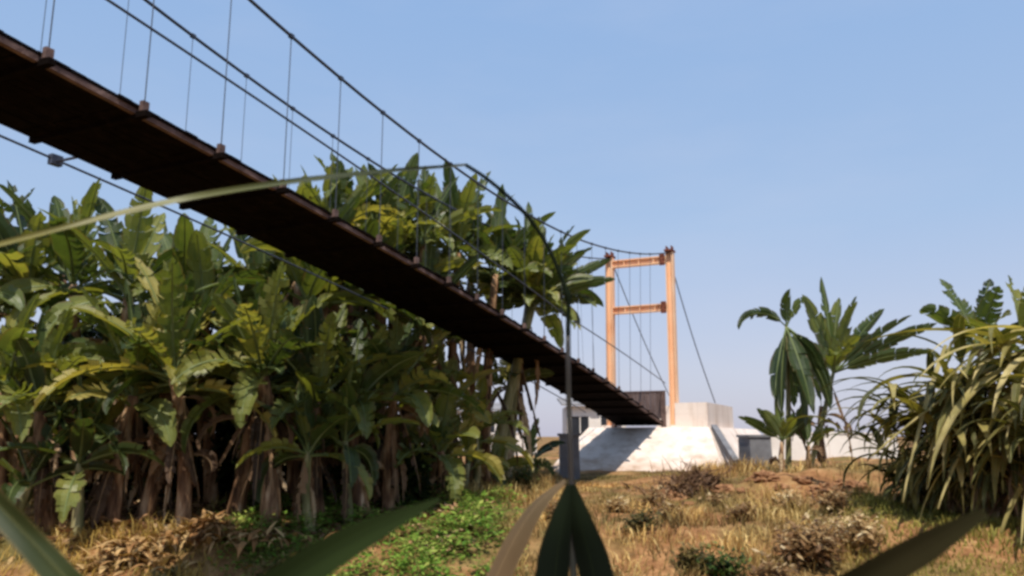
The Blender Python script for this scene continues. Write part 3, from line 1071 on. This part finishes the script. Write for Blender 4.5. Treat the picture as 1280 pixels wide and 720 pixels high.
m = MB()
top = [(-1.75, .25), (2.75, .25), (2.75, 11.5), (-1.75, 11.5)]
bot = [(-1.8, -5.0), (4.0, -3.0), (4.3, 13), (-3.2, 13)]
nd_ = 10
rows = []
for r in range(nd_ + 1):
    t = r / nd_
    row = []
    for c in range(4):
        a, b = bot[c], bot[(c + 1) % 4]
        a2, b2 = top[c], top[(c + 1) % 4]
        for k in range(14):
            f = k / 14
            u = (a[0] + (b[0] - a[0]) * f) * (1 - t) + (a2[0] + (b2[0] - a2[0]) * f) * t
            v = (a[1] + (b[1] - a[1]) * f) * (1 - t) + (a2[1] + (b2[1] - a2[1]) * f) * t
            z = -.1 + 1.92 * t
            P = L2W(u, v, z)
            if 0 < r < nd_:
                P += RT * .04 * mnoise.noise((P.x * 1.1, P.y * 1.1, P.z * 1.1)) + UP * .045 * mnoise.noise((P.x * .9, P.y * .9, 7))
            row.append(m.vert(P))
    rows.append(row)
nn = 56
for r in range(nd_):
    for k in range(nn):
        k2 = (k + 1) % nn
        m.f.append((rows[r][k], rows[r][k2], rows[r + 1][k2], rows[r + 1][k]))
m.f.append(tuple(rows[-1]))
m.build('slope_paving', M_white, ab)
m = MB()
m.box(L2W(1.90, 4.0, 2.26), (1.22, 5.4, .95), (RT, AX, UP), taper=.985)
bl = m.build('anchor_block', M_white, ab)
m = MB()
m.box(L2W(-.75, 10.0, 2.35), (1.5, 1.6, 1.15), (RT, AX, UP), taper=.97)
m.build('anchor_block', M_white, ab)
for u in (-1.24, 1.24):
    m = MB()
    m.box(L2W(u, TV, 1.84), (.62, .75, .14), (RT, AX, UP), taper=.94)
    m.build('footing', M_white, ab)
m = MB()
m.beam(L2W(2.88, .45, 1.78), L2W(4.0, -1.9, .62), .20, .28)
m.build('edge_shade_strip', M_grey, ab)  # dark grey strip standing in for shade down the slope's right edge

# ------------------------------------------------------------------ things round the bridge foot
# grey concrete block right of the abutment
c = spot(946, 27.0)
m = MB()
m.box(c + Vector((0, 0, .45)), (.80, .8, 1.25), (Vector((.97, .22, 0)), Vector((-.22, .97, 0)), UP), taper=.96)
m.box(c + Vector((0, 0, 1.10)), (.86, .86, .08), (Vector((.97, .22, 0)), Vector((-.22, .97, 0)), UP))
tag(m.build('concrete_block', M_grey, None, loc=c), 'square dark grey concrete block standing right of the white abutment', 'concrete block')
# grey concrete post left of the abutment
c = spot(712, 25.6)
m = MB()
m.box(c + Vector((0, 0, .55)), (.62, .6, 1.5), taper=.95)
m.box(c + Vector((0, 0, 1.32)), (.70, .68, .08))
tag(m.build('concrete_block', M_grey, None, loc=c), 'narrow grey concrete block under the deck left of the abutment', 'concrete block')

# low white walls
def wall(px0, px1, Y, h, label, seed):
    a, b = spot(px0, Y), spot(px1, Y)
    root = empty('boundary_wall', (a + b) / 2, 0, label, 'wall')
    m = MB()
    d = b - a
    nsl = max(2, int(d.length / 2))
    for i in range(nsl):
        p0, p1 = a.lerp(b, i / nsl), a.lerp(b, (i + 1) / nsl)
        m.beam(p0 + UP * (h / 2 - .1), p1 + UP * (h / 2 - .1) - (p1 - p0).normalized() * .004, .16, h + .2)
    m.build('wall_panel', M_white2, root)
    m = MB()
    m.beam(a + UP * (h + .035), b + UP * (h + .035), .24, .06)
    m.build('coping', M_white2, root)
    for i in range(nsl + 1):
        m = MB()
        m.box(a.lerp(b, i / nsl) + UP * (h / 2), (.26, .26, h + .2))
        m.build('pier', M_white2, root)
    return root


wall(962, 1120, 36, 1.15, 'low white boundary wall behind the banana plants right of the abutment', 1)
wall(430, 668, 42, 1.1, 'low white boundary wall glimpsed through the grove left of the deck', 2)


def house(px, Y, w, d, h, label, rz=0.0):
    c = spot(px, Y)
    root = empty('house', c, rz, label, 'house')
    X = Vector((math.cos(rz), math.sin(rz), 0))
    Yv = Vector((-math.sin(rz), math.cos(rz), 0))
    m = MB()
    m.box(c + UP * (h / 2 - .1), (w, d, h + .2), (X, Yv, UP))
    m.build('wall', M_white2, root)
    m = MB()
    # mono-pitch sheet roof
    pts = [(-w / 2 - .3, -d / 2 - .4, h + .02), (w / 2 + .3, -d / 2 - .4, h + .02), (w / 2 + .3, d / 2 + .3, h + .55), (-w / 2 - .3, d / 2 + .3, h + .55)]
    lo = [m.vert(c + X * a + Yv * b + UP * z) for a, b, z in pts]
    hi = [m.vert(c + X * a + Yv * b + UP * (z + .08)) for a, b, z in pts]
    m.f += [tuple(reversed(lo)), tuple(hi)] + [(lo[i], lo[(i + 1) % 4], hi[(i + 1) % 4], hi[i]) for i in range(4)]
    m.build('roof', M_roof, root)
    for u in (-w * .28, w * .22):
        m = MB()
        q = c + X * u - Yv * (d / 2 + .01) + UP * (h * .58)
        for a, b, sx, sz in ((0, .58, 1.1, .08), (0, -.58, 1.1, .08), (-.51, 0, .08, 1.08), (.51, 0, .08, 1.08), (0, 0, .05, 1.08)):
            m.box(q + X * a + UP * b, (sx, .08, sz), (X, Yv, UP))
        f = m.build('window', M_white2, root)
        m = MB()
        m.box(q + Yv * .005, (.94, .03, 1.08), (X, Yv, UP))
        m.build('pane', M_dark, f)
    return root


house(742, 46, 3.2, 4, 2.6, 'small white house with dark window seen beneath the end of the deck')
house(596, 48, 2.8, 4, 2.4, 'small cream house half hidden by the young banana plants left of the deck')

# ------------------------------------------------------------------ brush heap and small plants on the bank
random.seed(81)
c = spot(872, 20.4)
root = empty('brush_heap', c, 0, 'heap of reddish brown dry brush on the bank crest before the abutment', 'brush heap')
m = MB()
for i in range(260):
    a = random.uniform(0, 2 * PI)
    r = abs(random.gauss(0, .55))
    b = c + Vector((math.cos(a) * r * 1.35, math.sin(a) * r * .7, random.uniform(0, .55) * max(.1, 1 - r / 1.2) - .05))
    pts = arc(b, random.uniform(0, 2 * PI), random.uniform(-.4, 1.2), random.uniform(.25, .8), random.uniform(-.3, .9), 5)
    m.tube(pts, [random.uniform(.008, .016) * (1 - .1 * k) for k in range(6)], 4)
m.build('twigs', M_twig, root)
m = MB()
for i in range(260):
    a = random.uniform(0, 2 * PI)
    r = abs(random.gauss(0, .5))
    b = c + Vector((math.cos(a) * r * 1.3, math.sin(a) * r * .7, random.uniform(0, .5) * max(.1, 1 - r / 1.2)))
    ribbon(m, arc(b, random.uniform(0, 2 * PI), random.uniform(-.6, .9), random.uniform(.18, .5), random.uniform(.2, 1.8), 5), random.uniform(.05, .11), random.uniform(.1, .85))
m.build('dead_leaves', M_dead, root)


def clod(px, Y, r, label, seed):
    random.seed(seed)
    c = spot(px, Y)
    m = MB()
    nu, nv = 22, 14
    rows = []
    for j in range(nv + 1):
        th = PI * j / nv
        row = []
        for i in range(nu):
            ph = 2 * PI * i / nu
            d = Vector((math.sin(th) * math.cos(ph), math.sin(th) * math.sin(ph), math.cos(th)))
            k = 1 + .5 * mnoise.noise(d * 1.7 + Vector((seed, 0, 0))) + .38 * mnoise.noise(d * 3.6 + Vector((seed, 3, 0))) + .25 * mnoise.noise(d * 8 + Vector((seed, 7, 0)))
            row.append(m.vert(c + Vector((d.x * r * k * 1.3, d.y * r * k, d.z * r * k * .7 + r * .08))))
        rows.append(row)
    for j in range(nv):
        for i in range(nu):
            i2 = (i + 1) % nu
            m.f.append((rows[j][i], rows[j + 1][i], rows[j + 1][i2], rows[j][i2]))
    tag(m.build('earth_clod', M_clod, None, False, loc=c), label, 'earth clod', 'earth clods along the crest' if 'crest' in label else None)


for px, Y, R0, lab, sd_ in ((262, 14.3, .55, 'low heap of reddish dry leaves and earth at the foot of the banana trunks', 3), (160, 13.9, .45, 'small heap of pale straw and leaves in front of the leftmost bare trunk', 5)):
    random.seed(sd_)
    c = spot(px, Y)
    root = empty('leaf_heap', c, 0, lab, 'leaf heap')
    m = MB()
    for i in range(420):
        a = random.uniform(0, 2 * PI)
        r = abs(random.gauss(0, R0))
        b = c + Vector((math.cos(a) * r * 1.3, math.sin(a) * r * .7, random.uniform(-.05, .38) * max(.1, 1 - r / (2 * R0))))
        ribbon(m, arc(b, random.uniform(0, 2 * PI), random.uniform(-.3, .8), random.uniform(.15, .5), random.uniform(.2, 1.6), 5), random.uniform(.05, .13), random.uniform(.2, 1.0) if sd_ == 3 else random.uniform(.5, 1.1))
    m.build('dead_leaves', M_heap, root)
clod(835, 20.2, .22, 'brown clod of earth at the left end of the brush heap', 8)
for i, (px, Y, r) in enumerate([(850, 19.9, .16), (905, 19.8, .2), (930, 19.5, .13), (955, 20.0, .24), (978, 19.4, .15), (1004, 19.9, .19), (1030, 19.3, .22), (1052, 19.8, .14), (890, 19.2, .11), (1016, 18.8, .12), (945, 18.7, .1), (862, 18.9, .12)]):
    clod(px, Y, r, 'rough reddish earth clod among others along the bare crest of the bank', 40 + i)
clod(1070, 19.4, .28, 'dark clod of earth on the terrace edge beside the cane', 12)


def shrub(px, Y, r, hgt, nleaf, label, seed, cols, size=(.06, .14)):
    random.seed(seed)
    c = spot(px, Y)
    root = empty('shrub', c, 0, label, 'shrub')
    st = MB()
    tips = []
    for i in range(14):
        a = random.uniform(0, 2 * PI)
        pts = arc(c - UP * .05, a, random.uniform(.7, 1.5), hgt * random.uniform(.7, 1.1), random.uniform(.1, .7), 6)
        st.tube(pts, [.012 * (1 - .1 * k) for k in range(7)], 4)
        tips += pts[2:]
    st.build('stems', M_twig, root)
    P = np.array([list(random.choice(tips) + Vector((random.gauss(0, r * .22), random.gauss(0, r * .22), random.gauss(0, r * .18)))) for _ in range(nleaf)])
    P -= np.array(c)
    t = np.clip(rng.normal(.4, .25, nleaf) + .5 * (P[:, 2] / hgt - .5), 0, 1)
    o = leaflets('foliage', P, rng.uniform(size[0], size[1], nleaf), pal(cols, t), M_weed, .9)
    o.parent = root
    return root


GREENS = [(.010, .022, .006), (.03, .06, .012), (.08, .12, .02), (.17, .2, .05)]
DRYC = [(.10, .05, .02), (.25, .14, .06), (.42, .28, .13), (.6, .46, .26)]
shrub(905, 13.2, .45, .5, 700, 'small dark green shrub low on the dry bank below the brush heap', 91, GREENS)
shrub(1012, 13.9, .6, .75, 1100, 'cream coloured withered shrub on the dry bank', 92, DRYC, (.08, .2))
shrub(958, 13.0, .4, .45, 500, 'tan withered shrub beside the dark green shrub', 93, DRYC, (.07, .16))
shrub(800, 15.2, .45, .42, 500, 'olive shrub on the bank between the bent reed and the dry grass', 94, [(.03, .03, .01), (.08, .075, .02), (.2, .16, .06)])
shrub(526, 17.9, .5, .9, 800, 'leafy green shrub under the deck near the short banana plant', 95, GREENS)
shrub(650, 21.5, .5, .6, 700, 'green shrub under the deck in the gap before the bridge foot', 96, GREENS)

CREAM = [(.20, .11, .045), (.42, .27, .12), (.66, .50, .26), (.80, .66, .40)]
shrub(1062, 14.6, .5, .6, 800, 'cream withered shrub next to the yellow green grass, right of the larger cream shrub', 97, CREAM, (.08, .2))
sh = [(745, 13.2), (772, 17.0), (838, 16.2), (866, 13.6), (930, 16.4), (985, 17.2), (1040, 16.8), (700, 16.4), (820, 18.4), (900, 18.6), (350, 13.2), (215, 13.0)]
for i, (px, Y) in enumerate(sh):
    o = shrub(px, Y, random.uniform(.25, .5), random.uniform(.28, .6), random.randint(300, 620), 'tattered straw brown shrub scattered with others over the dry bank', 600 + i,
              random.choice([DRYC, CREAM, [(.05, .04, .012), (.13, .10, .03), (.30, .22, .08)]]), (.06, .17))
    o['group'] = 'straw brown shrubs scattered over the dry bank'

# ------------------------------------------------------------------ reed and grass blades close to the camera
random.seed(33)
Yr = 3.0
rp = at(714, 610, Yr)
gz = ground_z(rp.x, Yr)
root = empty('bent_reed', (rp.x, Yr, gz), 0, 'tall dark reed stalk bent over to the left, its long yellow leaf crossing the deck', 'reed')


def smooth_path(ctrl, n):
    """Catmull-Rom through control points"""
    c = [ctrl[0] * 2 - ctrl[1]] + ctrl + [ctrl[-1] * 2 - ctrl[-2]]
    out = []
    segs = len(ctrl) - 1
    for k in range(n + 1):
        f = k / n * segs
        i = min(int(f), segs - 1)
        t = f - i
        p0, p1, p2, p3 = c[i:i + 4]
        out.append(.5 * (2 * p1 + (p2 - p0) * t + (2 * p0 - 5 * p1 + 4 * p2 - p3) * t * t + (3 * p1 - p0 - 3 * p2 + p3) * t ** 3))
    return out


lowp = [Vector((rp.x + .02, Yr + .03, gz - .05)), Vector((rp.x + .01, Yr + .01, (gz + rp.z) / 2)), at(714, 600, Yr), at(711, 500, Yr - .02), at(710, 420, Yr - .03), at(711, 372, Yr - .04)]
upp = [at(711, 372, Yr - .04), at(700, 342, Yr - .03), at(680, 300, Yr), at(652, 262, Yr + .02), at(612, 226, Yr + .03), at(582, 206, Yr + .04)]
pl = smooth_path(lowp, 40)
m = MB()
m.tube(pl[:33], [.0115 - .002 * k / 33 + (.003 if k in (13, 14) else 0) for k in range(33)], 8, .1)
m.build('lower_stalk', M_reedstalk, root, True)
m = MB()
m.tube(pl[32:] + smooth_path(upp, 26)[1:], [.0095 + (.004 if k in (8, 9) else 0) - .002 * k / 34 for k in range(9 + 26)], 8, -.3)
m.build('upper_stalk', M_darkreed, root, True)
m = MB()
lp = smooth_path([at(582, 206, Yr + .04), at(556, 208, Yr + .03), at(490, 213, Yr - .1), at(420, 220, Yr - .25), at(330, 231, Yr - .4), at(240, 246, Yr - .5), at(150, 266, Yr - .6), at(60, 289, Yr - .7), at(-60, 322, Yr - .8), at(-190, 372, Yr - .9)], 54)
prev = None
for i, q in enumerate(lp):
    t = i / 54
    w = (.013 + .016 * min(1, t * 2.2)) * (1 - .4 * t ** 3)
    tn = min(.88, .0 + max(0, t - .12) * 1.5)
    Sv = Vector((0, .45, 1)).normalized()
    row = (m.vert(q - Sv * w / 2, tn, t, 1), m.vert(q + Vector((0, .006, 0)), tn, t, .05), m.vert(q + Sv * w / 2, tn, t, 1))
    if prev:
        m.f += [(prev[0], row[0], row[1], prev[1]), (prev[1], row[1], row[2], prev[2])]
    prev = row
m.build('long_leaf', M_reed, root, True)


def broad(mb, ctrl, wid, tint, n=24, side=None):
    """broad blade along points; wid = list of widths; side = its cross direction"""
    p = smooth_path(ctrl, n)
    prev = None
    side = side or Vector((1, 0, 0))
    for i, q in enumerate(p):
        t = i / n
        w = float(np.interp(t, np.linspace(0, 1, len(wid)), wid))
        T = (p[min(i + 1, n)] - p[max(0, i - 1)]).normalized()
        S = (side - T * side.dot(T)).normalized()
        Nn = S.cross(T)
        row = [mb.vert(q + S * w * k / 2 + Nn * abs(k) * w * .16, tint, t, max(.05, abs(k))) for k in (-1, -.5, 0, .5, 1)]
        if prev:
            mb.f += [(prev[j], row[j], row[j + 1], prev[j + 1]) for j in range(4)]
        prev = row


# leaves that hang from the node of the reed
m = MB()
broad(m, [at(713, 606, Yr - .05), at(704, 650, Yr - .08), at(696, 700, Yr - .11), at(688, 790, Yr - .14)], [.03, .085, .13, .14], -.3, side=Vector((1, .5, 0)))
m.build('hanging_leaf', M_darkreed, root, True)
m = MB()
broad(m, [at(714, 606, Yr - .05), at(724, 650, Yr - .06), at(738, 700, Yr - .07), at(758, 790, Yr - .09)], [.03, .085, .125, .135], -.3, side=Vector((1, -.5, 0)))
m.build('hanging_leaf', M_darkreed, root, True)
m = MB()
broad(m, [at(706, 600, Yr), at(672, 630, Yr + .02), at(644, 672, Yr + .03), at(612, 740, Yr + .05), at(590, 800, Yr + .05)], [.02, .07, .10, .11, .10], .26, side=Vector((.8, -.6, .2)))
m.build('dry_leaf', M_dryreed, root, True)

# blades of tall grass close by, out of focus
def near_blade(ctrl, wid, tint, label, Y, side, mat=M_reed):
    b = ctrl[0]
    foot = Vector((b.x + random.uniform(-.05, .05), b.y, ground_z(b.x, b.y) - .03))
    m = MB()
    broad(m, [foot] + ctrl, [wid[0]] + wid, tint, 30, side)
    tag(m.build('grass_blade', mat, None, True, loc=foot), label, 'grass blade')


near_blade([at(300, 980, 1.5), at(170, 820, 1.5), at(80, 720, 1.51), at(10, 644, 1.52), at(-100, 530, 1.54)], [.062, .06, .056, .05, .03], .34,
           'broad blurred pale green grass blade leaning left at the bottom left corner', 1.5, Vector((.8, 0, .6)))
near_blade([at(190, 880, 1.6), at(290, 780, 1.6), at(372, 718, 1.6), at(455, 668, 1.61), at(550, 624, 1.63)], [.075, .08, .075, .055, .008], .8,
           'dark green blurred grass blade slanting up across the green weeds', 1.6, Vector((.5, 0, -.86)), M_darkreed)
near_blade([at(900, 860, 1.7), at(1000, 774, 1.7), at(1090, 720, 1.7), at(1160, 680, 1.72), at(1232, 640, 1.74)], [.07, .07, .07, .06, .02], .34,
           'dull olive brown blurred grass blade slanting up before the cane clumps', 1.7, Vector((.55, 0, -.83)), M_dull)

# ------------------------------------------------------------------ light and sky
SUN_EL = R(60)
SUN_AZ = R(181)      # compass-like, measured from +Y toward +X: behind the camera
sun_dir = Vector((math.sin(SUN_AZ) * math.cos(SUN_EL), math.cos(SUN_AZ) * math.cos(SUN_EL), math.sin(SUN_EL)))
sd = bpy.data.lights.new('sun', 'SUN')
sd.energy = 5.0
sd.angle = R(.5)
sd.color = (1.0, .93, .82)
so = bpy.data.objects.new('sun', sd)
COL.objects.link(so)
so.location = (0, -10, 40)
so.rotation_euler = (-sun_dir).to_track_quat('-Z', 'Y').to_euler()

w = bpy.data.worlds.new('World')
scene.world = w
w.use_nodes = True
nt = w.node_tree
nt.nodes.clear()
sky = nt.nodes.new('ShaderNodeTexSky')
sky.sky_type = 'NISHITA'
sky.sun_disc = False
sky.sun_elevation = SUN_EL
sky.sun_rotation = SUN_AZ
sky.air_density = 1.0
sky.dust_density = 1.5
sky.ozone_density = 2.0
# painted haze gradient that also brightens and tints the sky, palest toward the horizon
tcn = nt.nodes.new('ShaderNodeTexCoord')
sep = nt.nodes.new('ShaderNodeSeparateXYZ')
nt.links.new(tcn.outputs['Generated'], sep.inputs[0])
hz = ramp(nt, [(0.0, (4.1, 4.0, 4.95)), (.08, (3.9, 4.05, 5.1)), (.25, (2.85, 3.85, 5.5)), (.50, (2.25, 3.5, 5.65))], sep.outputs[2])
skc = mix(nt, .78, sky.outputs[0], hz)
wn = noise_tex(nt, 2.2, 7, vec=tcn.outputs['Generated'], stretch=(1, 1, 3.5))
skc = mix(nt, mathn(nt, 'MULTIPLY', mathn(nt, 'SUBTRACT', wn, .45, True), .55, True), skc, (4.6, 4.7, 5.5))
bg = nt.nodes.new('ShaderNodeBackground')
bg.inputs[1].default_value = .15
ow = nt.nodes.new('ShaderNodeOutputWorld')
nt.links.new(skc, bg.inputs[0])
nt.links.new(bg.outputs[0], ow.inputs[0])

scene.render.engine = 'CYCLES'
scene.cycles.use_denoising = True
scene.cycles.max_bounces = 6
scene.cycles.filter_width = 3.0
scene.view_settings.view_transform = 'Standard'
scene.view_settings.look = 'None'
scene.view_settings.exposure = 0
scene.view_settings.gamma = 1
